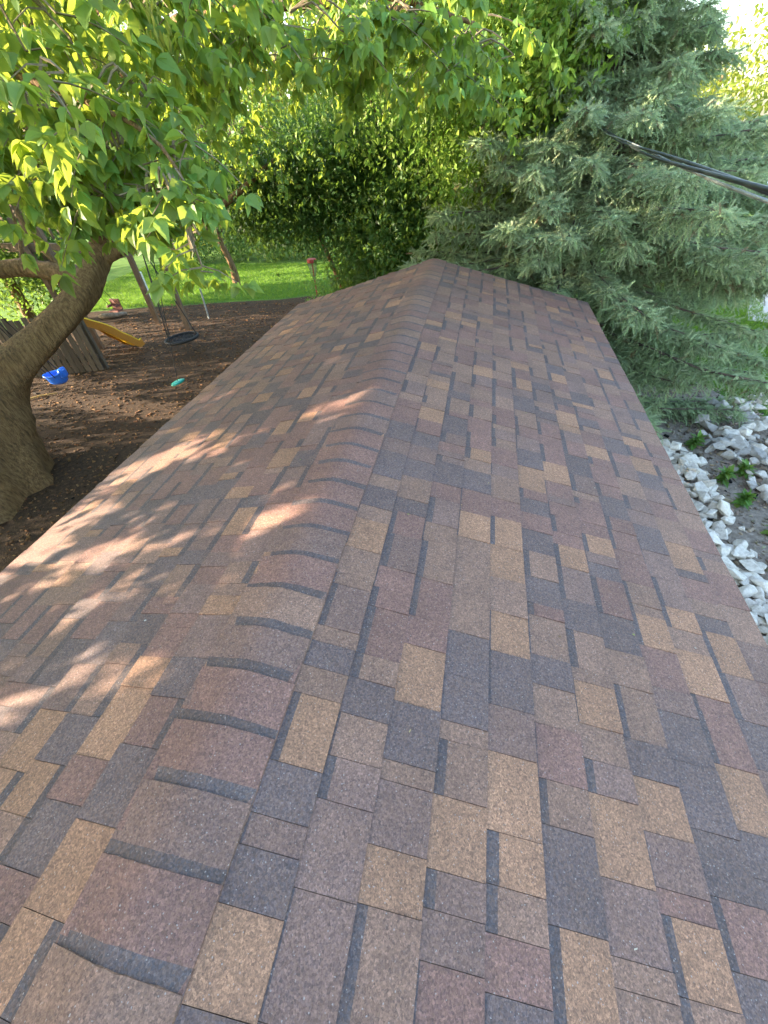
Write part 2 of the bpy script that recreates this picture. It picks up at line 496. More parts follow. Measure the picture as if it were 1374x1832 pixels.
# gaps in the foliage through which the low sun reaches the roof and the yard
GAPS = [(rp(-1, s, y), r_*.8) for s, y, r_ in [(1.486, 1.72, .15), (1.30, 1.80, .10), (1.176, .897, .13), (1.05, .98, .09), (.188, 1.02, .07), (.266, 1.98, .05), (.12, 2.06, .05), (.284, .79, .05), (.939, .628, .055), (.35, .41, .05), (.669, 1.0, .05), (1.71, .955, .13), (1.62, 1.15, .10), (1.55, 1.33, .09), (.62, .40, .05), (.427, 1.195, .07), (.923, 1.79, .07), (1.261, 1.95, .08), (.147, 1.11, .07), (.85, .22, .05), (.95, 1.25, .05), (.55, 1.62, .05), (.7, .75, .05)]]
GAPS += [((-9.1+.18*k, 6.95-.018*k, .02), .07) for k in range(22)]
GAPS += [((x-.95, y-.31, z+.25), r_) for x, y, z, r_ in [(-2.2, 2.9, 4.25, .2), (-1.5, 2.6, 4.1, .22), (-1.7, 3.6, 4.75, .3), (-.95, 4.2, 4.75, .35), (-.35, 4.6, 4.65, .35), (.15, 5.2, 4.5, .35), (-.85, 2.2, 3.75, .2), (-2.8, 4.8, 4.6, .5), (-3.6, 5.6, 4.6, .5), (-1.6, 5.8, 4.9, .5), (-.4, 6.4, 4.9, .5), (-.2, 7.6, 4.5, .5), (.5, 6.9, 4.7, .5), (-4.6, 6.6, 4.4, .5), (-3.6, 8.2, 4.2, .5), (.2, 7.0, 3.7, .3), (-1.4, 2.4, 4.6, .4), (1.0, 7.2, 5.0, .5)]]
GAPS += [(rp(-1, random.uniform(.15, 1.8), random.uniform(.35, 2.15)), random.uniform(-.02, .02)) for q in range(12)]
GP = np.array([g[0] for g in GAPS]); GR = np.array([g[1] for g in GAPS])
def cull(P, keep=.12, extra=.0):
    """False for leaves that stand in one of the sun gaps or inside the shed"""
    ok = np.ones(len(P), bool)
    for g, r_ in zip(GP, GR):
        d = P-g
        along = d@LD
        perp = d-along[:, None]*LD
        dist = np.linalg.norm(perp, axis=1)
        inside = (dist < r_+extra) & (along < 0)
        ok &= ~inside | (rng.random(len(P)) < keep)
    ok &= ~((np.abs(P[:, 0]) < 1.9) & (P[:, 1] > -2.7) & (P[:, 1] < 5.5) & (P[:, 2] < RZ+.15))
    return ok

def tints(n, base, var=.18, warm=.25, warmc=(.30, .30, .04), warmp=.1):
    c = np.array(base)[None]*(1+var*rng.normal(size=(n, 1)))
    c *= 1+.06*rng.normal(size=(n, 3))
    wmask = rng.random(n) < warmp
    c[wmask] = c[wmask]*(1-warm)+np.array(warmc)*warm
    return np.clip(c, .005, .8)

def rand_in(n, c, r):
    u = rng.normal(size=(n, 3)); u /= np.linalg.norm(u, axis=1)[:, None]
    q = rng.random(n)**(1/2.2)
    return np.array(c)+u*q[:, None]*np.array(r)

def bush_leaves(mb, blobs, size, base, droop=.6, extra=.05, keep=.12, clump=14, cs=.16, **kw):
    """small leaves gathered in clumps through the given ellipsoids (centre, radii, count)"""
    for c, r_, n in blobs:
        k = max(1, n//clump)
        cc = rand_in(k, c, r_)
        P = np.repeat(cc, clump, 0)+rng.normal(size=(k*clump, 3))*cs
        P = P[P[:, 2] > .03]
        P = P[cull(P, keep, extra)]
        d = rng.normal(size=P.shape); d[:, 2] -= droop
        Mx = frames(d, roll=rng.normal(size=len(P))*.9)*(size*rng.uniform(.6, 1.3, len(P)))[:, None, None]
        mb.inst(SV, SF, Mx, P, tints(len(P), base, **kw))

def sprays(mb, tw, blobs, tl=(.35, .75), base=(.125, .235, .055), leafsize=(.07, .105), node=.065, extra=0.0, droopy=.5, root=None):
    """twigs that leave the middle of each ellipsoid and hang, with opposite compound leaves along them"""
    P_, D_, S_ = [], [], []
    for c, r_, n in blobs:
        c = np.array(c, float)
        st = rand_in(n, c, r_)
        for s0 in st:
            if tw is not None and rng.random() < .5:
                q = c+(s0-c)*.2
                mid = (q+s0)/2+np.array([0, 0, .08])
                pts = spline([q, mid, s0], 5)
                if cull(pts, 0).all(): tw.tube(pts, np.linspace(.009, .005, 5), 4)
            az = rng.uniform(0, 2*math.pi); d = np.array([math.cos(az), math.sin(az), rng.uniform(-.5, .35)])
            L = rng.uniform(*tl); m = max(3, int(L/node))
            t_ = np.linspace(0, 1, m)
            pts = s0+np.outer(t_*L, d)*1.0
            pts[:, 2] -= droopy*L*t_**2*.7
            if tw is not None: tw.tube(pts, np.linspace(.005, .002, m), 3)
            tang = np.gradient(pts, axis=0); tang /= np.linalg.norm(tang, axis=1)[:, None]
            for i in range(1, m):
                for sd in (-1, 1):
                    if rng.random() < .18: continue
                    side = np.cross(tang[i], (0, 0, 1.0)); side /= np.linalg.norm(side)+1e-6
                    if i % 2: side = side*.4+np.array([0, 0, .5])
                    pd = sd*side+tang[i]*.5+rng.normal(size=3)*.25; pd[2] -= .25
                    pd /= np.linalg.norm(pd)
                    pl = rng.uniform(.03, .07)
                    e = pts[i]+pd*pl
                    nl = rng.choice([3, 3, 5])
                    ls = rng.uniform(*leafsize)
                    dirs = [(pd, 1.0, pl)]
                    sx = np.cross(pd, (0, 0, 1.0)); sx /= np.linalg.norm(sx)+1e-6
                    for kk in range((nl-1)//2):
                        for s2 in (-1, 1):
                            dirs.append((pd*.45+s2*sx*.85, .85-.1*kk, pl-.025*(kk)))
                    for dd, sc, off in dirs:
                        dd = dd+rng.normal(size=3)*.18; dd[2] -= droopy*.75
                        P_.append(pts[i]+pd*off); D_.append(dd); S_.append(ls*sc)
    P_ = np.array(P_); D_ = np.array(D_); S_ = np.array(S_)
    ok = cull(P_, .18, extra)
    P_, D_, S_ = P_[ok], D_[ok], S_[ok]
    Mx = frames(D_, roll=rng.normal(size=len(P_))*.6)*S_[:, None, None]
    Mx[:, :, 0] *= rng.uniform(.7, 1.25, len(P_))[:, None]; Mx[:, :, 2] *= rng.uniform(.4, 1.9, len(P_))[:, None]
    mb.inst(LV, LF, Mx, P_, tints(len(P_), base, .26, warmp=.25))

# ------------------------------------------------------------------ big tree on the left
tree = empty('broadleaf_tree', (-7.1, 4.0, 0), 'large old tree with thick leaning trunk and leafy boughs left of the roof', 'tree')
tb = MB()
tp = spline([(-7.3, 3.9, -.1, 1.05), (-7.27, 4.0, .15, .74), (-7.32, 4.3, .6, .57), (-7.36, 4.6, 1.05, .50), (-7.3, 4.9, 1.38, .43), (-7.02, 5.18, 1.63, .31), (-6.65, 5.62, 1.9, .24), (-6.31, 6.06, 2.19, .22), (-6.17, 6.49, 2.44, .22), (-6.11, 6.93, 2.73, .19), (-6.05, 7.27, 3.0, .19), (-6.05, 7.65, 3.31, .14), (-6.2, 8.06, 3.7, .12), (-6.0, 8.3, 4.8, .1), (-5.5, 8.4, 6.0, .08), (-5.0, 8.4, 7.4, .04)], 64)
k = 26
n = len(tp)
# buttressed, ridged trunk
Pp, rad = tp[:, :3], tp[:, 3]
T = np.gradient(Pp, axis=0); T /= np.linalg.norm(T, axis=1)[:, None]
x = np.cross(T, (.1, 1, .1)); x /= np.linalg.norm(x, axis=1)[:, None]; y_ = np.cross(T, x)
ang = np.arange(k)*2*math.pi/k
flare = np.clip(1-Pp[:, 2]/.9, 0, 1)
rm = rad[:, None]*(1+.05*np.sin(ang*5+1)[None]+.05*np.sin(ang*3+Pp[:, 2:3]*3)+.2*flare[:, None]*np.sin(ang*6)[None]+.03*rng.normal(size=(n, k)))
V = Pp[:, None]+rm[..., None]*(np.cos(ang)[None, :, None]*x[:, None]+np.sin(ang)[None, :, None]*y_[:, None])
i_ = np.arange(n-1)[:, None]*k; j_ = np.arange(k)[None]; j2 = (j_+1) % k
tb.add(V, np.stack([i_+j_, i_+j2, i_+k+j2, i_+k+j_], -1).reshape(-1, 4))
tb.build('trunk', M['bark'], tree, smooth=True)
lb = MB()
def limb(pts, n=18, k=9):
    q = spline(pts, n); lb.tube(q[:, :3], q[:, 3], k, rough=.05); return q
limbs = [
    limb([(-6.1, 6.95, 2.75, .13), (-5.6, 7.5, 2.92, .10), (-5.0, 8.1, 3.0, .085), (-4.3, 8.7, 3.3, .06), (-3.2, 9.1, 3.9, .03)]),
    limb([(-6.15, 6.6, 2.5, .17), (-7.0, 6.5, 2.75, .14), (-8.0, 6.3, 2.8, .13), (-9.4, 6.0, 3.1, .1), (-10.8, 5.6, 3.6, .06)]),
    limb([(-6.05, 7.2, 2.98, .15), (-5.6, 6.6, 3.7, .15), (-4.6, 5.6, 4.35, .12), (-3.3, 4.6, 4.75, .085), (-1.9, 3.9, 4.85, .05), (-.9, 3.9, 4.75, .025)]),
    limb([(-6.05, 8.25, 4.4, .10), (-4.6, 7.4, 4.9, .1), (-3.2, 6.6, 5.1, .08), (-1.8, 6.0, 5.1, .055), (-.6, 5.6, 4.95, .03), (.3, 5.6, 4.7, .015)]),
    limb([(-4.6, 5.6, 4.35, .07), (-3.6, 4.2, 4.55, .05), (-2.6, 3.1, 4.5, .026), (-1.8, 2.6, 4.35, .016), (-1.1, 2.42, 4.1, .010), (-.78, 2.15, 3.75, .004)]),
    limb([(-7.3, 4.85, 1.3, .25), (-7.7, 4.3, 2.4, .2), (-8.0, 3.2, 3.8, .16), (-7.6, 1.8, 5.0, .12), (-6.8, .2, 5.8, .08), (-6.0, -1.5, 6.2, .03)]),
    limb([(-7.8, 2.4, 4.5, .11), (-6.9, 1.0, 4.4, .08), (-5.6, -.3, 4.2, .05), (-4.6, -1.0, 4.0, .02)]),
    limb([(-8.0, 3.2, 3.8, .13), (-8.8, 3.6, 5.0, .11), (-9.4, 3.8, 6.4, .07), (-9.6, 4.0, 7.6, .03)]),
    limb([(-3.3, 4.6, 4.75, .06), (-2.8, 3.8, 5.0, .04), (-2.0, 2.9, 5.0, .028), (-1.4, 2.3, 4.85, .016)]),
    limb([(-3.2, 6.6, 5.1, .06), (-2.0, 7.0, 5.2, .05), (-.8, 7.2, 5.1, .03), (.4, 7.4, 4.9, .015)]),
]
# small dead uprights and sub-branches seen under the crown
for a, b, r_ in [((-6.5, 6.6, 2.6), (-7.3, 7.3, 4.2), .05), ((-7.2, 6.5, 2.8), (-7.5, 7.2, 4.3), .035), ((-7.9, 6.3, 2.85), (-8.4, 6.9, 4.2), .04), ((-8.6, 6.2, 2.95), (-8.5, 7.0, 4.4), .03), ((-5.5, 7.7, 2.95), (-5.9, 8.3, 4.1), .03), ((-5.1, 8.2, 2.95), (-5.0, 8.6, 4.2), .025), ((-9.2, 6.0, 3.1), (-10.0, 6.8, 4.4), .03), ((-8.2, 5.0, 3.3), (-8.9, 5.4, 4.5), .05)]:
    a = np.array(a); b = np.array(b); m = (a+b)/2+rng.normal(size=3)*.12
    q = spline([a, m, b], 8); lb.tube(q, np.linspace(r_, r_*.5, 8), 6, rough=.05)
lb.build('limb', M['bark'], tree, smooth=True)
cr = MB(); tw = MB()
near = [((-2.36, 2.84, 3.98), (.3, .25, .1), 12), ((-2.0, 2.74, 3.93), (.3, .25, .1), 12), ((-1.6, 2.6, 3.88), (.28, .25, .1), 11), ((-1.25, 2.4, 3.86), (.22, .2, .1), 9), ((-2.0, 2.6, 4.0), (.35, .25, .12), 9), ((-1.55, 2.3, 4.25), (.3, .25, .14), 8), ((-1.25, 2.75, 4.25), (.3, .25, .14), 9), ((-2.2, 2.9, 4.22), (.32, .3, .16), 10), ((-1.8, 2.75, 4.18), (.3, .25, .16), 10), ((-1.45, 2.6, 4.08), (.25, .25, .14), 9), ((-1.1, 2.5, 3.98), (.22, .2, .14), 8), ((-.98, 2.28, 3.88), (.14, .14, .14), 9), ((-.88, 2.12, 3.68), (.09, .09, .14), 8),
        ((-1.75, 2.5, 4.62), (.5, .4, .2), 16), ((-1.3, 2.9, 4.75), (.6, .5, .2), 16), ((-2.6, 3.4, 4.55), (.6, .5, .3), 18)]
small = [q for q in near if max(q[1]) < .24]; near = [q for q in near if max(q[1]) >= .24]
sprays(cr, tw, small, tl=(.12, .26), leafsize=(.075, .115))
sprays(cr, tw, near, tl=(.2, .42), leafsize=(.085, .135))
mid = [((-1.7, 3.6, 4.72), (.8, .6, .25), 26), ((-1.0, 4.2, 4.72), (.7, .6, .25), 26), ((-.35, 4.6, 4.62), (.6, .5, .22), 22), ((.15, 5.2, 4.52), (.55, .5, .25), 22),
       ((-2.8, 4.8, 4.6), (1.0, .8, .35), 34), ((-3.6, 5.6, 4.6), (1.1, .9, .45), 36), ((-1.6, 5.8, 4.9), (1.1, .8, .3), 34), ((-.4, 6.4, 4.9), (.9, .8, .35), 30),
       ((-4.6, 6.6, 4.4), (1.1, 1.0, .6), 38), ((-3.6, 8.2, 4.2), (1.2, 1.0, .7), 38), ((-6.5, 5.5, 4.5), (1.4, 1.1, .5), 40), ((-8.2, 5.6, 4.3), (1.4, 1.1, .6), 40), ((-7.2, 7.6, 4.6), (1.5, 1.0, .6), 36), ((-9.6, 5.8, 4.0), (1.2, 1.0, .7), 30), ((-4.6, 9.4, 3.8), (1.2, .9, .55), 30)]
sprays(cr, tw, mid, tl=(.3, .7), leafsize=(.08, .125), extra=.01)
high = [((-2.9, 1.6, 6.2), (1.9, 2.3, .8), 5200), ((-3.4, -1.2, 6.0), (1.9, 1.9, .8), 4600), ((-2.2, 4.0, 6.0), (1.6, 1.2, .6), 2600), ((-5.2, -.5, 4.0), (1.5, 1.9, 1.05), 9000), ((-5.6, -2.8, 4.2), (1.6, 1.4, 1.3), 6000), ((-4.5, 5.5, 6.2), (3.2, 2.8, 1.1), 5000), ((-6.8, 4.5, 6.6), (3.0, 3.0, 1.4), 5600), ((-6.6, .8, 5.7), (2.4, 2.4, 1.3), 5200), ((-6.0, -1.8, 5.2), (2.2, 1.6, 1.4), 4200), ((-8.8, 2.2, 5.2), (2.0, 2.4, 1.5), 4200), ((-7.5, 7.6, 6.3), (2.4, 2.0, 1.3), 3000), ((-2.4, 5.4, 5.7), (2.0, 1.5, .5), 2200)]  # includes unseen masses added to block sun and sky over the left slope
bush_leaves(cr, high, .12, (.08, .17, .03), cs=.22)
cr.build('crown', M['leaf'], tree)
tw.build('twigs', M['twig'], tree)
# hanging bunches of winged seeds
for c in [(-2.25, 2.75, 4.0), (-2.05, 2.75, 4.0), (-1.95, 2.5, 4.02), (-1.75, 3.1, 4.5), (-1.25, 3.0, 4.55), (-.75, 4.1, 4.45), (-.3, 4.3, 4.35), (-1.1, 3.9, 4.5), (-2.4, 3.9, 4.4), (-.05, 4.7, 4.3)]:
    sb = MB()
    m = 34
    P = np.array(c)+rng.normal(size=(m, 3))*np.array([.045, .045, .07])
    d = rng.normal(size=(m, 3))*.3; d[:, 2] -= 1
    Mx = frames(d, roll=rng.uniform(0, 6, m))*rng.uniform(.05, .075, m)[:, None, None]
    Mx[:, :, 0] *= .6
    sb.inst(SV, SF, Mx, P, tints(m, (.30, .32, .05), .15))
    sb.tube([(c[0], c[1], c[2]+.16), c], .003, 3, (.3, .3, .1))
    sb.build('seed_cluster', M['seed'], tree)

# ------------------------------------------------------------------ other broadleaf trees and shrubs
def bush(name, base, label, cat, blobs, size, colr, stems, mat='bushleaf', group=None, **kw):
    e = empty(name, base, label, cat, group)
    mb = MB(); bush_leaves(mb, blobs, size, colr, **kw); mb.build('crown', M[mat], e)
    if stems:
        sm = MB()
        for pts in stems:
            q = spline(pts, 14); sm.tube(q[:, :3], q[:, 3], 7, rough=.06)
        sm.build('trunk', M['bark'], e, smooth=True)
    return e
bush('broadleaf_tree', (-.6, 9.7, 0), 'yellow green small leaved tree rising between the roof end and the spruce', 'tree',
     [((-.2, 7.7, 4.5), (1.1, .9, 1.0), 4200), ((.55, 7.0, 4.8), (.8, .7, .8), 3600), ((-1.3, 8.2, 4.6), (1.2, 1.0, 1.0), 3600), ((.35, 7.1, 3.75), (.6, .5, .7), 2400), ((.85, 6.6, 4.3), (.45, .4, .5), 1600), ((1.1, 6.3, 4.7), (.45, .35, .45), 1600), ((-.2, 7.6, 6.0), (1.4, 1.2, .9), 1600)], .085, (.15, .25, .035),
     [[(-.6, 9.7, 0, .12), (-.55, 9.5, 1.6, .10), (-.45, 8.9, 3.2, .08), (-.2, 8.0, 4.7, .05), (0, 7.6, 6.0, .02)], [(-.5, 9.1, 2.8, .06), (-1.2, 8.7, 4.0, .04), (-1.5, 8.4, 5.2, .015)], [(-.35, 8.5, 3.9, .05), (.3, 7.6, 4.4, .03), (.7, 7.1, 5.2, .012)]], warmp=.28, extra=.0, clump=16, cs=.17)
bush('shrub', (-2.2, 10.2, 0), 'dark green dense tall shrub behind the far end of the shingled roof', 'shrub',
     [((-1.1, 9.4, 1.9), (1.4, 1.1, 1.9), 14000), ((-1.7, 9.9, 2.2), (1.0, 1.0, 2.0), 10000), ((-.6, 9.2, 3.4), (1.2, .9, 1.2), 6000), ((-3.4, 9.7, 3.4), (1.5, .9, 1.05), 13000), ((-4.5, 10.1, 3.3), (1.0, .9, .85), 6000), ((-.5, 8.5, 2.7), (.9, .4, 1.3), 8000), ((-1.9, 9.2, 3.8), (1.6, .8, .8), 9000), ((0.3, 9.6, 2.0), (1.2, 1.0, 1.9), 8000), ((2.2, 10.0, 2.2), (1.5, .9, 2.1), 7000)], .105, (.052, .118, .032),
     [[(-2.2, 10.2, 0, .09), (-2.0, 10.0, 1.5, .07), (-1.4, 9.6, 3.0, .03)], [(-2.3, 10.25, 0, .08), (-2.7, 10.1, 1.6, .06), (-3.4, 10.2, 3.4, .02)]], warmp=.08, cs=.16, clump=18)
bush('vine_tangle', (-.1, 9.0, 0), 'leafy vine hanging over the left side of the spruce', 'vine',
     [((-.1, 8.6, 2.9), (.7, .6, 1.3), 2400), ((-.5, 8.8, 1.6), (.8, .6, 1.2), 2000)], .075, (.06, .125, .03),
     [[(-.1, 9.0, 0, .03), (-.3, 8.9, 1.6, .025), (0, 8.6, 3.2, .02), (-.1, 8.5, 4.2, .01)]], warmp=.16, cs=.14)
bush('shrub', (-4.3, 13.6, 0), 'low bright green leafy shrub at the lawn edge beside the roof end', 'shrub',
     [((-4.0, 13.2, .5), (.9, .8, .55), 1300), ((-3.2, 12.6, .6), (.8, .7, .7), 1300), ((-2.4, 12.0, .9), (.9, .8, .9), 1600)], .10, (.10, .20, .04), None, warmp=.25)
bush('broadleaf_tree', (-8.81, 15.9, 0), 'slender dark trunked tree standing on the lawn beyond the swings', 'tree',
     [((-8.4, 15.2, 4.2), (2.6, 1.8, 1.5), 4200), ((-6.4, 14.2, 3.8), (1.8, 1.5, 1.1), 3000), ((-9.8, 15.5, 6.0), (2.6, 2.2, 1.6), 3000)], .12, (.06, .125, .028),
     [[(-8.81, 15.9, 0, .16), (-8.75, 15.9, .8, .12), (-8.9, 15.8, 1.8, .12), (-8.5, 15.5, 3.2, .10), (-8.4, 15.3, 5.0, .04)], [(-8.8, 15.85, 1.9, .07), (-7.8, 15.0, 3.0, .05), (-6.4, 14.2, 3.9, .02)]], warmp=.1, cs=.25)

# trees beyond the wooden fence, left; the last three are unseen, added to block the sun
def crownblobs(cx, cy, h, r, n):
    out = [((cx, cy, h*.5), (r, r, h*.5), n)]
    for q in range(4):
        a = rng.uniform(0, 6.3)
        out.append(((cx+math.cos(a)*r*.7, cy+math.sin(a)*r*.7, h*rng.uniform(.3, .8)), (r*.55, r*.55, h*.22), n//5))
    return out
for (cx, cy, h, r, n, lab, colr) in [
        (-14.5, 11.8, 5.6, 2.0, 7000, 'leafy green tree behind the fence at the edge of the lawn', (.075, .15, .03)),
        (-14.6, 7.6, 7.0, 2.5, 9000, 'blue green bushy tree behind the fence past the big trunk', (.065, .14, .05)),
        (-14.8, 3.2, 7.4, 2.8, 11000, 'unseen leafy tree added behind the near end of the fence to block the sun', (.07, .15, .03)),
        (-14.8, -1.4, 9.0, 3.0, 15000, 'unseen leafy tree added well behind the big leaning trunk to block the sun', (.07, .15, .03)),
        (-14.6, -6.0, 9.0, 3.0, 15000, 'unseen leafy tree added at the near left yard corner to block the sun', (.07, .15, .03))]:
    bush('broadleaf_tree', (cx, cy, 0), lab, 'tree', crownblobs(cx, cy, h, r, n), .17, colr, [[(cx, cy, 0, .2), (cx+.1, cy, h*.4, .15), (cx, cy+.1, h*.85, .04)]], group='trees beyond the fence', warmp=.2, cs=.3, extra=.12, keep=.0)

# hedge and trees far behind the lawn
far = [(-26, 24, 9, 3.6), (-20, 27, 11, 3.8), (-15, 25, 9, 3.2), (-10.5, 28, 11, 3.8), (-5.5, 26, 9, 3.4), (-1, 29, 10, 3.6), (4, 27, 8, 3.2), (14, 40, 8, 3.8), (22, 33, 8, 3.6), (-24, 15, 10, 3.6), (30, 26, 7, 3.2)]
where = ['at the far left end of the tree line', 'second from the left in the tree line', 'behind the swings and the lawn', 'behind the thin dark trunk', 'behind the red pole', 'behind the dark tall shrub', 'behind the spruce', 'across the driveway', 'right of the driveway', 'beyond the fence corner', 'at the far right of the driveway']
for (cx, cy, h, r), wh in zip(far, where):
    bush('broadleaf_tree', (cx, cy, 0), 'distant yellow green tree '+wh, 'tree', crownblobs(cx, cy, h, r, 2600), .36, (.13, .17, .025), [[(cx, cy, 0, .22), (cx, cy, h*.4, .17), (cx+.2, cy, h*.85, .04)]], 'farleaf', 'distant trees', warmp=.35, cs=.5)
hx0 = [(-13.5, 20.6), (-11.4, 20.9), (-9.3, 20.7), (-7.3, 20.9), (-5.3, 20.4), (-3.4, 19.6)]
for (cx, cy), wh in zip(hx0, ['leftmost, past the swings', 'just left of the thin dark trunk', 'just right of the thin dark trunk', 'left of the red pole', 'straight behind the red pole', 'rightmost, next to the roof end']):
    bush('shrub', (cx, cy, 0), 'pale rounded shrub at the back of the lawn, '+wh, 'shrub', [((cx, cy, .75), (1.15, .8, .8), 1500), ((cx+.3, cy+.3, 1.5), (.9, .7, .7), 700)], .15, (.10, .19, .06), None, group='shrubs along the back of the lawn', warmp=.12, cs=.2)

# ------------------------------------------------------------------ spruces
def needle_shoot():
    """a short shoot: needles all round a drooping axis, unit length along +Y"""
    v = []; f = []
    m = 26
    for i in range(m):
        t_ = .04+.96*i/m
        a = i*2.4
        L = .235*(1-.35*t_)
        d = np.array([math.cos(a)*.8, .62, math.sin(a)*.8+.12])
        b = np.array([0, t_, -.12*t_*t_])
        x = np.cross(d, (0.2, 1, .1)); x /= np.linalg.norm(x); x *= .040
        k = len(v)
        v += [b-x, b+x, b+d*L]
        f.append((k, k+1, k+2))
    return np.array(v), np.array(f)
NV, NF = needle_shoot()
def spruce(base, h, rmax, lab, whorls, dens, zmin=.25, seed=1, colr=(.34, .43, .25), lean=(0, 0)):
    g = np.random.default_rng(seed)
    e = empty('spruce', base, lab, 'spruce tree', 'spruces')
    bx, by, _ = base
    ax = lambda z: np.array([bx+lean[0]*z, by+lean[1]*z, z])
    tr = MB(); zz = np.linspace(-.05, h, 24)
    tr.tube([ax(z) for z in zz], np.interp(zz, [0, h], [.2, .015]), 10, rough=.05)
    tr.build('trunk', M['sbark'], e, smooth=True)
    br = MB(); P_, D_, S_, C_ = [], [], [], []
    for wz in np.concatenate([np.linspace(zmin, h*.97, whorls), np.linspace(3.3, 5.8, 16)*h/9.5]):
        nb = 6 if wz < h*.8 else 4
        a0 = g.uniform(0, 6.3)
        for b in range(nb):
            az = a0+b*2*math.pi/nb+g.normal()*.25
            z0 = max(.15, wz+g.normal()*.1)
            L = rmax*max(0, 1-z0/h)**1.45*g.uniform(.72, 1.1)*(1.3 if math.cos(az) > .2 and 1.2 < z0 < 3.9 else 1)*(.55 if z0 < 1.6 and math.sin(az) < -.2 and math.cos(az) > .1 else 1)*(.74 if z0 > 4.1 and math.cos(az) > .1 else 1)+.12
            n = 12
            t_ = np.linspace(0, 1, n)
            o = np.array([math.cos(az), math.sin(az), 0])
            sag = g.uniform(.18, .38)*(1-.5*z0/h)
            pts = ax(z0)+np.outer(t_*L, o)
            pts[:, 2] += L*(.12*t_-sag*t_**1.4+.22*np.clip(t_-.65, 0, 1))
            pts[:, 2] = np.maximum(pts[:, 2], .08)
            inside = (np.abs(pts[:, 0]) < 1.95) & (pts[:, 1] < 5.55) & (pts[:, 2] < RZ+.12)
            if inside.any():
                kcut = int(np.argmax(inside))
                if kcut < 3: continue
                pts = pts[:kcut]; n = kcut; t_ = t_[:kcut]
            br.tube(pts, np.linspace(.022, .004, n)*(.5+L/4), 5)
            side = np.array([-o[1], o[0], 0])
            ns = int(L*dens)+4
            for q in range(ns):
                u = g.uniform(.15, 1)**.8
                p = np.array([np.interp(u*t_[-1], t_, pts[:, i]) for i in range(3)])
                sd = 1 if g.random() < .5 else -1
                bl = g.uniform(.15, .45)*(1.15-u*.75)*min(1, L/1.6)+.05
                dirn = o*.75+side*sd*g.uniform(.4, 1.0)
                dirn[2] += g.normal()*.28-.12
                dirn /= np.linalg.norm(dirn)
                m = max(2, int(bl/.055))
                tt = (np.arange(m)+.5)/m
                ps = p+np.outer(tt*bl, dirn); ps[:, 2] -= .45*bl*tt**2
                if g.random() < .35: br.tube(np.vstack([p, ps[-1]]), [.005, .002], 3)
                for k_, pp in enumerate(ps):
                    for s3 in ((0,) if k_ == m-1 else (-1, 1)):
                        dd = dirn*.8+np.cross(dirn, (0, 0, 1))*s3*.75+g.normal(size=3)*.38; dd[2] -= .22
                        P_.append(pp); D_.append(dd); S_.append(g.uniform(.08, .145)); C_.append((u, tt[k_]))
    br.build('branches', M['sbark'], e)
    P_ = np.array(P_); D_ = np.array(D_); S_ = np.array(S_)
    ok = P_[:, 2] > .04
    ok &= ~((np.abs(P_[:, 0]) < 1.97) & (P_[:, 1] < 5.52) & (P_[:, 2] < RZ+.1-np.abs(P_[:, 0])*.0))
    P_, D_, S_ = P_[ok], D_[ok], S_[ok]
    mb = MB()
    Mx = frames(D_, roll=g.normal(size=len(P_))*.6)*S_[:, None, None]
    c = np.array(colr)[None]*(1+.16*g.normal(size=(len(P_), 1)))*(1+.04*g.normal(size=(len(P_), 3)))
    old = g.random(len(P_)) < .03
    c[old] = (.20, .13, .08)
    mb.inst(NV, NF, Mx, P_, np.clip(c, .01, .6))
    mb.build('foliage', M['needle'], e)
    print(lab, len(P_))
    return e
spruce((1.85, 7.4, 0), 9.5, 3.4, 'large blue green spruce overhanging the far right corner of the roof', 58, 62, seed=3)
spruce((7.7, 11.4, 0), 5.4, 3.1, 'smaller blue green spruce behind the big one beside the driveway', 16, 55, 1.9, seed=5)

# ------------------------------------------------------------------ lawns
def blades(name, poly, n, hgt, colr, lab=None):
    poly = np.array(poly); lo, hi = poly.min(0), poly.max(0)
    P = rng.uniform(lo, hi, (n*2, 2))
    ins = np.zeros(len(P), bool); j = len(poly)-1
    for i in range(len(poly)):
        xi, yi = poly[i]; xj, yj = poly[j]
        cr_ = ((yi > P[:, 1]) != (yj > P[:, 1])) & (P[:, 0] < (xj-xi)*(P[:, 1]-yi)/(yj-yi+1e-12)+xi)
        ins ^= cr_; j = i
    P = P[ins][:n]
    m = len(P)
    TV = np.array([(-.09, 0, 0), (.09, 0, 0), (.02, .6, .1), (0, 1, .3)], float); TF = np.array([(0, 1, 2), (0, 2, 3)])
    d = rng.normal(size=(m, 3))*.45; d[:, 2] = 1
    Mx = frames(d, upv=np.column_stack([rng.normal(size=(m, 2)), np.zeros(m)]))*(hgt*rng.uniform(.6, 1.4, m))[:, None, None]
    mb = MB().inst(TV, TF, Mx, np.column_stack([P, np.zeros(m)]), tints(m, colr, .2, warmp=.15))
    return tag(mb.build(name, M['grass']), kind='stuff')
blades('grass', [(-16, 12.6), (-13.5, 13.3), (-11.5, 13.8), (-10, 14.0), (-8.2, 14.4), (-6.5, 14.6), (-5.2, 15.1), (-3.2, 14.6), (-2.5, 19.6), (-16, 20.5)], 60000, .075, (.10, .21, .022))
blades('grass', [(5.9, 2.0), (9.5, 2.0), (12.5, 11), (7.9, 12.9), (10.5, 19), (4.5, 16), (4.8, 9.2), (5.7, 7.8), (6.0, 5.6)], 60000, .08, (.12, .23, .03))

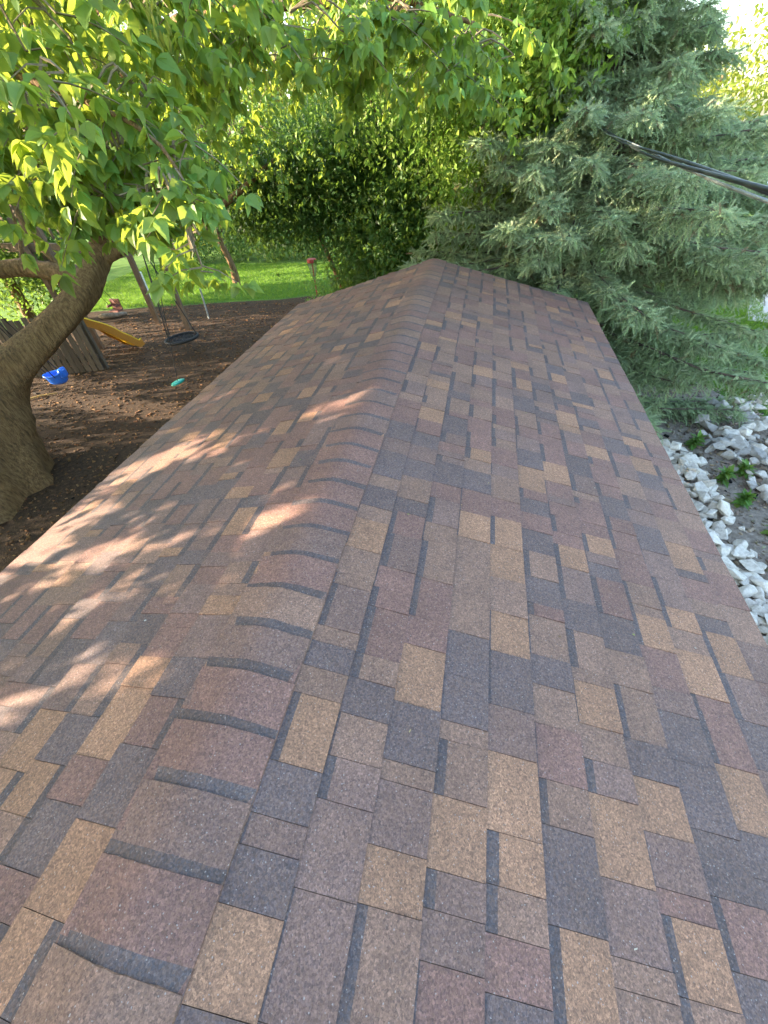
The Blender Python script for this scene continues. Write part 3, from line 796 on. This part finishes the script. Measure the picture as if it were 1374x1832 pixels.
# wood chips and leaf litter on the mulch
ch = MB(); m = 12000
P = np.column_stack([rng.uniform(-11.5, -1.9, m), rng.uniform(2.5, 14.2, m), np.full(m, .012)])
BV = np.array([(-.5, -.2, -.15), (.5, -.2, -.15), (.5, .2, -.15), (-.5, .2, -.15), (-.45, -.2, .15), (.5, -.15, .15), (.4, .2, .15), (-.5, .2, .15)]); BF = np.array([(3, 2, 1, 0), (4, 5, 6, 7), (0, 1, 5, 4), (1, 2, 6, 5), (2, 3, 7, 6), (3, 0, 4, 7)])
d = rng.normal(size=(m, 3)); d[:, 2] *= .25
ch.inst(BV, BF, frames(d)*(rng.lognormal(-3.5, .45, m))[:, None, None], P, tints(m, (.17, .085, .036), .4, warmp=.18, warm=.7, warmc=(.34, .20, .10)))
tag(ch.build('wood_mulch', M['chip']), kind='stuff')

tag(LITTER.build('leaf_litter', M['chip']), kind='stuff')

# ------------------------------------------------------------------ rocks along the right side
def rock_mesh(seed):
    import bmesh
    g = random.Random(seed)
    bm = bmesh.new()
    pts = [Vector((g.gauss(0, 1), g.gauss(0, 1), g.gauss(0, 1))).normalized()*g.uniform(.7, 1.05) for _ in range(12)]
    for q in pts: bm.verts.new((q.x*.62, q.y*.45, q.z*.34))
    bmesh.ops.convex_hull(bm, input=bm.verts)
    loose = [v for v in bm.verts if not v.link_faces]
    for v in loose: bm.verts.remove(v)
    bmesh.ops.bevel(bm, geom=list(bm.edges), offset=.018, segments=1, affect='EDGES')
    me = bpy.data.meshes.new('rock'); bm.to_mesh(me); bm.free()
    at = me.attributes.new('tint', 'FLOAT_COLOR', 'FACE')
    v = g.uniform(.9, 1.0)
    for q in at.data: q.color = (v, v, v*g.uniform(.96, 1), 1)
    me.materials.append(M['rock'])
    return me
rocks = [rock_mesh(i) for i in range(14)]
grays = []
for i in range(6):
    me = rock_mesh(40+i)
    for q in me.attributes['tint'].data: q.color = (.62, .63, .64, 1)
    grays.append(me)
def scatter(poly_fn, n, size, lab, group, mats, mind, layers=1):
    pts = []; tries = 0
    while len(pts) < n and tries < 20000:
        tries += 1
        x, y = poly_fn()
        lay = len(pts) >= n*.72 and layers > 1
        if all((x-a)**2+(y-b)**2 > (mind*(1 if not lay and not l2 else .55))**2 for a, b, _, l2 in pts):
            pts.append((x, y, .08 if lay else 0, lay))
    for x, y, z, lay in pts:
        s = size*random.lognormvariate(0, .28)
        o = bpy.data.objects.new('rock', random.choice(mats)); C.objects.link(o)
        o.location = (x, y, z+s*.24); o.scale = (s, s*random.uniform(.8, 1.2), s*random.uniform(.8, 1.2))
        o.rotation_euler = (random.gauss(0, .35), random.gauss(0, .35), random.uniform(0, 6.3))
        tag(o, lab, 'rock', group)
scatter(lambda: (random.uniform(3.6, 4.10)+random.gauss(0, .04), random.uniform(1.9, 6.2)), 165, .195, 'pale white limestone rock in the row along the shed eave', 'white rocks in the row along the shed', rocks, .1, 2)
def pilefn():
    y = random.uniform(4.2, 8.0); return (float(np.interp(y, [4.2, 5, 6.5, 8], [4.85, 4.70, 4.42, 4.85]))+random.uniform(0, .95)+random.gauss(0, .04), y)
scatter(pilefn, 133, .215, 'grey white limestone rock in the heap beside the right lawn', 'grey rocks heaped beside the lawn', rocks+grays+grays+grays, .12, 2)
# weeds between the rock rows
for (x, y), wh in zip([(4.35, 4.9), (4.5, 4.35), (4.3, 3.75), (4.62, 5.6), (4.25, 2.9), (4.55, 3.2), (4.2, 6.3), (4.75, 4.0), (4.4, 2.3), (4.9, 8.6), (4.3, 5.4)], ['in the middle of the dirt strip', 'beside the grey rock heap', 'close to the white rock row', 'near the spruce', 'low down at the picture edge', 'between both rock rows', 'under the spruce skirt', 'against the grey rocks', 'lowest in view on the dirt', 'at the far end of the rock heap', 'left of the rock heap']):
    mb = MB(); m = 60
    zz = rng.uniform(.02, .2, m)
    P = np.column_stack([np.full(m, x), np.full(m, y), zz])
    mb.tube([(x, y, 0), (x, y, .21)], .006, 5, (.1, .2, .04))
    d = rng.normal(size=(m, 3)); d[:, 2] += .3
    mb.inst(SV, SF, frames(d)*rng.uniform(.07, .17, m)[:, None, None], P, tints(m, (.10, .21, .04)))
    o = mb.build('weed', M['bushleaf']); tag(o, 'small green leafy weed '+wh, 'weed', 'weeds among the rocks')
mb = MB(); m = 5000
P = np.column_stack([rng.uniform(2.6, 5.7, m), rng.uniform(1, 8.5, m), np.full(m, .02)])
d = rng.normal(size=(m, 3)); d[:, 2] *= .3
mb.inst(BV, BF, frames(d)*rng.lognormal(-3.3, .5, m)[:, None, None], P, tints(m, (.34, .27, .20), .4))
tag(mb.build('gravel', M['chip']), kind='stuff')

# ------------------------------------------------------------------ overhead cable
cab = empty('overhead_cable', (1.04, 1.0, 3.91), 'dark twisted overhead power cable running from the right edge into the spruce', 'cable')
t_ = np.linspace(-1.6, 2.7, 150)
A, B = np.array([1.04, 1.0, 3.905]), np.array([1.40, 3.93, 3.905])
ctr = A+np.outer(t_, B-A); ctr[:, 2] += .02*(t_-.6)**2
for q, mt in ((0, 'rubber'), (1, 'rubber'), (2, 'alu')):
    ph = t_*4+q*2*math.pi/3
    dx = np.column_stack([np.cos(ph), np.zeros_like(ph), np.sin(ph)])
    MB().tube(ctr+dx*(.0085 if q < 2 else .0080), .0046 if q < 2 else .0030, 8).build('strand', M[mt], cab, smooth=True)

# ------------------------------------------------------------------ play area
ps = empty('play_set', (-9.8, 12.1, 0), 'brown timber swing frame and raised play deck with slatted railing behind the big tree', 'play set')
for b, tdir in (((-9.79, 12.08), (.0, 0)), ((-8.28, 11.49), (0, 0))):
    MB().beam((b[0], b[1], -.05), (b[0], b[1], 2.55), .14, .14).build('post', M['wood'], ps)
for b in ((-11.6, 10.6), (-10.2, 9.9), (-12.6, 11.9)):
    MB().beam((b[0], b[1], -.05), (b[0], b[1], 3.1), .12, .12).build('post', M['wood'], ps)
MB().beam((-12.8, 10.9, 2.42), (-6.4, 9.8, 2.42), .1, .2).build('beam', M['wood'], ps)
MB().beam((-10.4, 12.3, 2.45), (-7.6, 11.25, 2.45), .1, .2).build('beam', M['wood'], ps)
MB().beam((-9.79, 12.08, 2.3), (-10.2, 9.9, 2.3), .1, .18).build('beam', M['wood'], ps)
MB().beam((-8.28, 11.49, 2.3), (-8.4, 10.1, 2.3), .1, .18).build('beam', M['wood'], ps)
dm = MB()
for q in range(14):
    dm.beam((-12.6+.17*q, 11.9-.08*q, 1.9), (-11.6+.17*q*.9, 10.2-.03*q, 1.9), .15, .03)
dm.build('deck', M['wood'], ps)
rl = MB()
for q in range(18):
    f_ = q/17
    a = np.array([-12.6, 11.2, 2.5])*(1-f_)+np.array([-8.3, 11.6, 2.5])*f_
    rl.beam(a, a+np.array([0, 0, .95]), .07, .025, (1, 1, 1), (0, 1, 0))
rl.beam((-12.7, 11.2, 3.42), (-8.2, 11.6, 3.42), .05, .09)
rl.build('railing', M['wood'], ps)

def rope(a, b, r_=.012, mat='black', par=None):
    return MB().tube([a, (np.array(a)+np.array(b))/2+np.array([0, 0, -.01]), b], r_, 6).build('rope', M[mat], par)
# saucer swing: round rim with a woven net
sc = empty('saucer_swing', (-7.13, 9.58, .45), 'round black net saucer swing hanging on black ropes', 'swing')
a = np.linspace(0, 2*math.pi, 33); c0 = np.array([-7.13, 9.58, .45])
tilt = lambda x, y: np.array([x, y, .06*x])
rim = np.array([c0+tilt(.42*math.cos(q), .42*math.sin(q)) for q in a])
MB().tube(rim, .035, 8).build('rim', M['black'], sc, smooth=True)
net = MB()
for rr_ in (.08, .16, .24, .32):
    net.tube([c0+tilt(rr_*math.cos(q), rr_*math.sin(q))+np.array([0, 0, -.05*(1-rr_/.42)]) for q in a], .012, 4)
for q in a[:-1:2]:
    net.tube([c0+np.array([0, 0, -.05]), c0+tilt(.41*math.cos(q), .41*math.sin(q))], .012, 4)
net.build('net', M['black'], sc)
rope(rim[16], (-7.6, 10.0, 2.35), .016, 'black', sc); rope(rim[2], (-7.55, 10.0, 2.35), .013, 'black', sc)
rope(rim[24], (-7.6, 10.0, 2.35), .010, 'black', sc)
# teal disc swing
ts = empty('disc_swing', (-5.74, 7.18, .4), 'small teal disc swing seat hanging on a single thin rope', 'swing')
prof = [(.0, .03), (.05, .04), (.10, .03), (.15, .015), (.16, -.005), (.14, -.02), (.06, -.03), (0, -.03)]
mb = MB(); kk = 20; aa = np.arange(kk)*2*math.pi/kk
V = np.array([(-5.74+r_*math.cos(q), 7.18+r_*math.sin(q), .4+z+.25*r_*math.cos(q)) for r_, z in prof for q in aa])
i_ = np.arange(len(prof)-1)[:, None]*kk; j_ = np.arange(kk)[None]; j2 = (j_+1) % kk
mb.add(V, np.stack([i_+j_, i_+kk+j_, i_+kk+j2, i_+j2], -1).reshape(-1, 4)); mb.build('seat', M['teal'], ts, smooth=True)
rope((-5.74, 7.18, .42), (-5.5, 7.75, 2.95), .008, 'black', ts)
# blue bucket swing
bs = empty('bucket_swing', (-8.9, 7.15, .45), 'bright blue plastic toddler bucket swing beside the fence', 'swing')
def shell(c, R_, prof, sx, sy, mat, par, name, cut=None):
    kk = 28; aa = np.arange(kk)*2*math.pi/kk; mb = MB(); V = []
    for r_, z in prof:
        for q in aa:
            zz = z
            if cut and z > cut[0]: zz = z+cut[1]*max(0, math.cos(q))**2*(z-cut[0])/.2
            V.append((r_*sx*math.cos(q), r_*sy*math.sin(q), zz))
    V = np.array(V)@R_.T+np.array(c)
    i_ = np.arange(len(prof)-1)[:, None]*kk; j_ = np.arange(kk)[None]; j2 = (j_+1) % kk
    mb.add(V, np.stack([i_+j_, i_+j2, i_+kk+j2, i_+kk+j_], -1).reshape(-1, 4))
    return mb.build(name, mat, par, smooth=True)
az = .35
Rz = np.array([(math.cos(az), -math.sin(az), 0), (math.sin(az), math.cos(az), 0), (0, 0, 1)])
shell((-8.9, 7.15, .30), Rz, [(.02, 0), (.14, .005), (.19, .05), (.21, .15), (.235, .20), (.25, .215), (.245, .235), (.215, .23), (.19, .19), (.17, .06), (.12, .03), (.02, .028)], 1.05, .8, M['blue'], bs, 'bucket', (.14, .16))
shell((-8.9+.18, 7.15+.06, .42), Rz, [(.01, 0), (.06, .0), (.085, .04), (.09, .16), (.08, .2), (.05, .21), (.01, .21)], .7, 1.5, M['blue'], bs, 'backrest')
for dx, dy in ((-.24, .0), (-.05, .17), (.14, -.16)):
    rope((-8.9+dx, 7.15+dy, .5), (-8.95+dx*.5, 6.5+dy*.5, 2.85), .010, 'black', bs)
# faded red swing further back
rs = empty('toy_swing', (-11.1, 12.0, .5), 'faded red plastic swing seat hanging beyond the yellow slide', 'swing')
mb = MB(); mb.box((-.17, -.13, 0), (.17, .13, .05)).box((-.17, .09, .05), (.17, .13, .34)).box((-.17, -.13, .14), (-.13, .13, .2)).box((.13, -.13, .14), (.17, .13, .2))
o = mb.build('seat', M['pink']); o.parent = rs; o.location = (0, 0, -.1)
rope((-11.27, 12.0, .55), (-11.35, 11.2, 2.4), .008, 'black', rs); rope((-10.93, 12.0, .55), (-11.0, 11.1, 2.4), .008, 'black', rs)
# yellow slide: a wavy trough with raised lips
sd = empty('slide', (-9.1, 9.6, 0), 'short yellow plastic slide with a wavy bed running down beside the fence', 'slide')
sp = spline([(-9.55, 8.75, 1.24), (-9.38, 9.05, .98), (-9.25, 9.35, .74), (-9.18, 9.55, .50), (-9.13, 9.72, .34), (-9.08, 9.92, .13), (-9.05, 10.08, .14)], 26)
Tn = np.gradient(sp, axis=0); Tn /= np.linalg.norm(Tn, axis=1)[:, None]
sx_ = np.cross(Tn, (0, 0, 1)); sx_ /= np.linalg.norm(sx_, axis=1)[:, None]; uz = np.cross(sx_, Tn)
cs_ = [(-.27, .13), (-.25, .155), (-.225, .13), (-.20, .02), (0, -.01), (.20, .02), (.225, .13), (.25, .155), (.27, .13)]
V = np.array([p_+a_*x_+b_*u_ for p_, x_, u_ in zip(sp, sx_, uz) for a_, b_ in cs_])
i_ = np.arange(len(sp)-1)[:, None]*9; j_ = np.arange(8)[None]
f_ = np.stack([i_+j_, i_+j_+1, i_+9+j_+1, i_+9+j_], -1).reshape(-1, 4)
o = MB().add(V, f_).build('bed', M['yellow'], sd, smooth=True)
md = o.modifiers.new('thick', 'SOLIDIFY'); md.thickness = .02
sk = MB()
for s_, e_ in ((0, -.27), (8, .27)):
    P0 = V.reshape(-1, 9, 3)[:, s_]; P1 = P0-uz*.17
    vv = np.vstack([P0, P1]); n_ = len(P0); q_ = np.arange(n_-1)
    sk.add(vv, np.stack([q_, q_+1, q_+1+n_, q_+n_], -1))
sk.build('side_wall', M['orange'], sd)

# wooden fence
fn = empty('fence', (-9.9, 8.0, 0), 'weathered vertical board fence behind the big tree and the blue swing', 'fence')
fb = MB(); F0 = [np.array(q) for q in ((-12.9, 7.55), (-10.7, 7.9), (-8.95, 8.5))]
for s_ in range(2):
    A_, B_ = F0[s_], F0[s_+1]; L = np.linalg.norm(B_-A_); m = int(L/.15)
    dr_ = (B_-A_)/L; nr = np.array([dr_[1], -dr_[0]])
    for q in range(m):
        p_ = A_+dr_*(q+.5)*L/m; hh = 1.42+random.uniform(-.05, .05)+(0 if s_ else .2)
        wv = random.gauss(0, .012)
        ee = nr*random.uniform(-.008, .008)
        fb.beam((p_[0]+ee[0], p_[1]+ee[1], .02), (p_[0]+ee[0]+wv, p_[1]+ee[1]+wv, hh), .125, .02, np.array([1, 1, 1])*random.uniform(.65, 1.2), (nr[0], nr[1], 0))
fb.build('boards', M['board'], fn)
fr = MB()
for s_ in range(2):
    A_, B_ = F0[s_], F0[s_+1]; dr_ = (B_-A_)/np.linalg.norm(B_-A_); nr = np.array([-dr_[1], dr_[0]])*.05
    for z in (.35, 1.15): fr.beam((A_[0]+nr[0], A_[1]+nr[1], z), (B_[0]+nr[0], B_[1]+nr[1], z), .04, .09)
fr.build('rail', M['board'], fn)
for q in F0: MB().beam((q[0]-.05, q[1]+.12, 0), (q[0]-.05, q[1]+.12, 1.5), .1, .1).build('post', M['board'], fn)

# red pole with a wire cone, on the lawn edge
rd = empty('garden_stand', (-5.23, 15.09, 0), 'thin red pole with red round top and grey wire cone at the lawn edge', 'garden stand')
MB().tube([(-5.23, 15.09, 0), (-5.23, 15.09, 1.05)], .022, 8).build('pole', M['red'], rd, smooth=True)
tc_ = MB(); kk = 20; aa = np.arange(kk)*2*math.pi/kk
pr_ = [(0, 1.13), (.13, 1.125), (.16, 1.11), (.165, 1.03), (.15, 1.01), (0, 1.0)]
V = np.array([(-5.23+r_*math.cos(q), 15.09+r_*math.sin(q), z) for r_, z in pr_ for q in aa])
i_ = np.arange(len(pr_)-1)[:, None]*kk; j_ = np.arange(kk)[None]; j2 = (j_+1) % kk
tc_.add(V, np.stack([i_+j_, i_+kk+j_, i_+kk+j2, i_+j2], -1).reshape(-1, 4)); tc_.build('top', M['red'], rd)
wc = MB()
for q in aa: wc.tube([(-5.23+.15*math.cos(q), 15.09+.15*math.sin(q), 1.0), (-5.23+.10*math.cos(q), 15.09+.12*math.sin(q), .72), (-5.23+.04*math.cos(q), 15.09+.04*math.sin(q), .52)], .005, 4)
wc.build('wire_cone', M['wire'], rd)
MB().tube([(-5.23, 15.09, .48), (-5.23, 15.09, .56)], .05, 10).build('hub', M['red'], rd, smooth=True)

# loose things about the yard
o = MB().tube([(-11.2, 13.75, .0), (-11.05, 13.7, .6), (-11.0, 13.65, 1.15)], .055, 10).build('post', M['white'], None, smooth=True)
tag(o, 'short white post leaning at the lawn edge behind the timber posts', 'post')
o = MB().tube([(-8.15, 12.5, 0), (-8.1, 12.5, .9)], .025, 8).build('stake', M['grey'], None, smooth=True)
tag(o, 'thin grey metal stake standing in the mulch right of the saucer swing', 'stake')
o = MB().tube(spline([(-12.4, 12.5, .07), (-12.0, 12.5, .09), (-11.5, 12.8, .08)], 8), [.05, .08, .09, .085, .09, .08, .075, .05], 9).build('log', M['dirt'], None, smooth=True)
tag(o, 'pale short log lying at the lawn edge under the faded red swing', 'log')
o = MB().tube([(-9.75, 6.75, .03), (-9.5, 6.95, .05), (-9.2, 7.15, .03)], [.02, .018, .012], 6).build('stick', M['stick'], None, smooth=True)
tag(o, 'pale yellow stick lying on the mulch below the blue swing', 'stick')
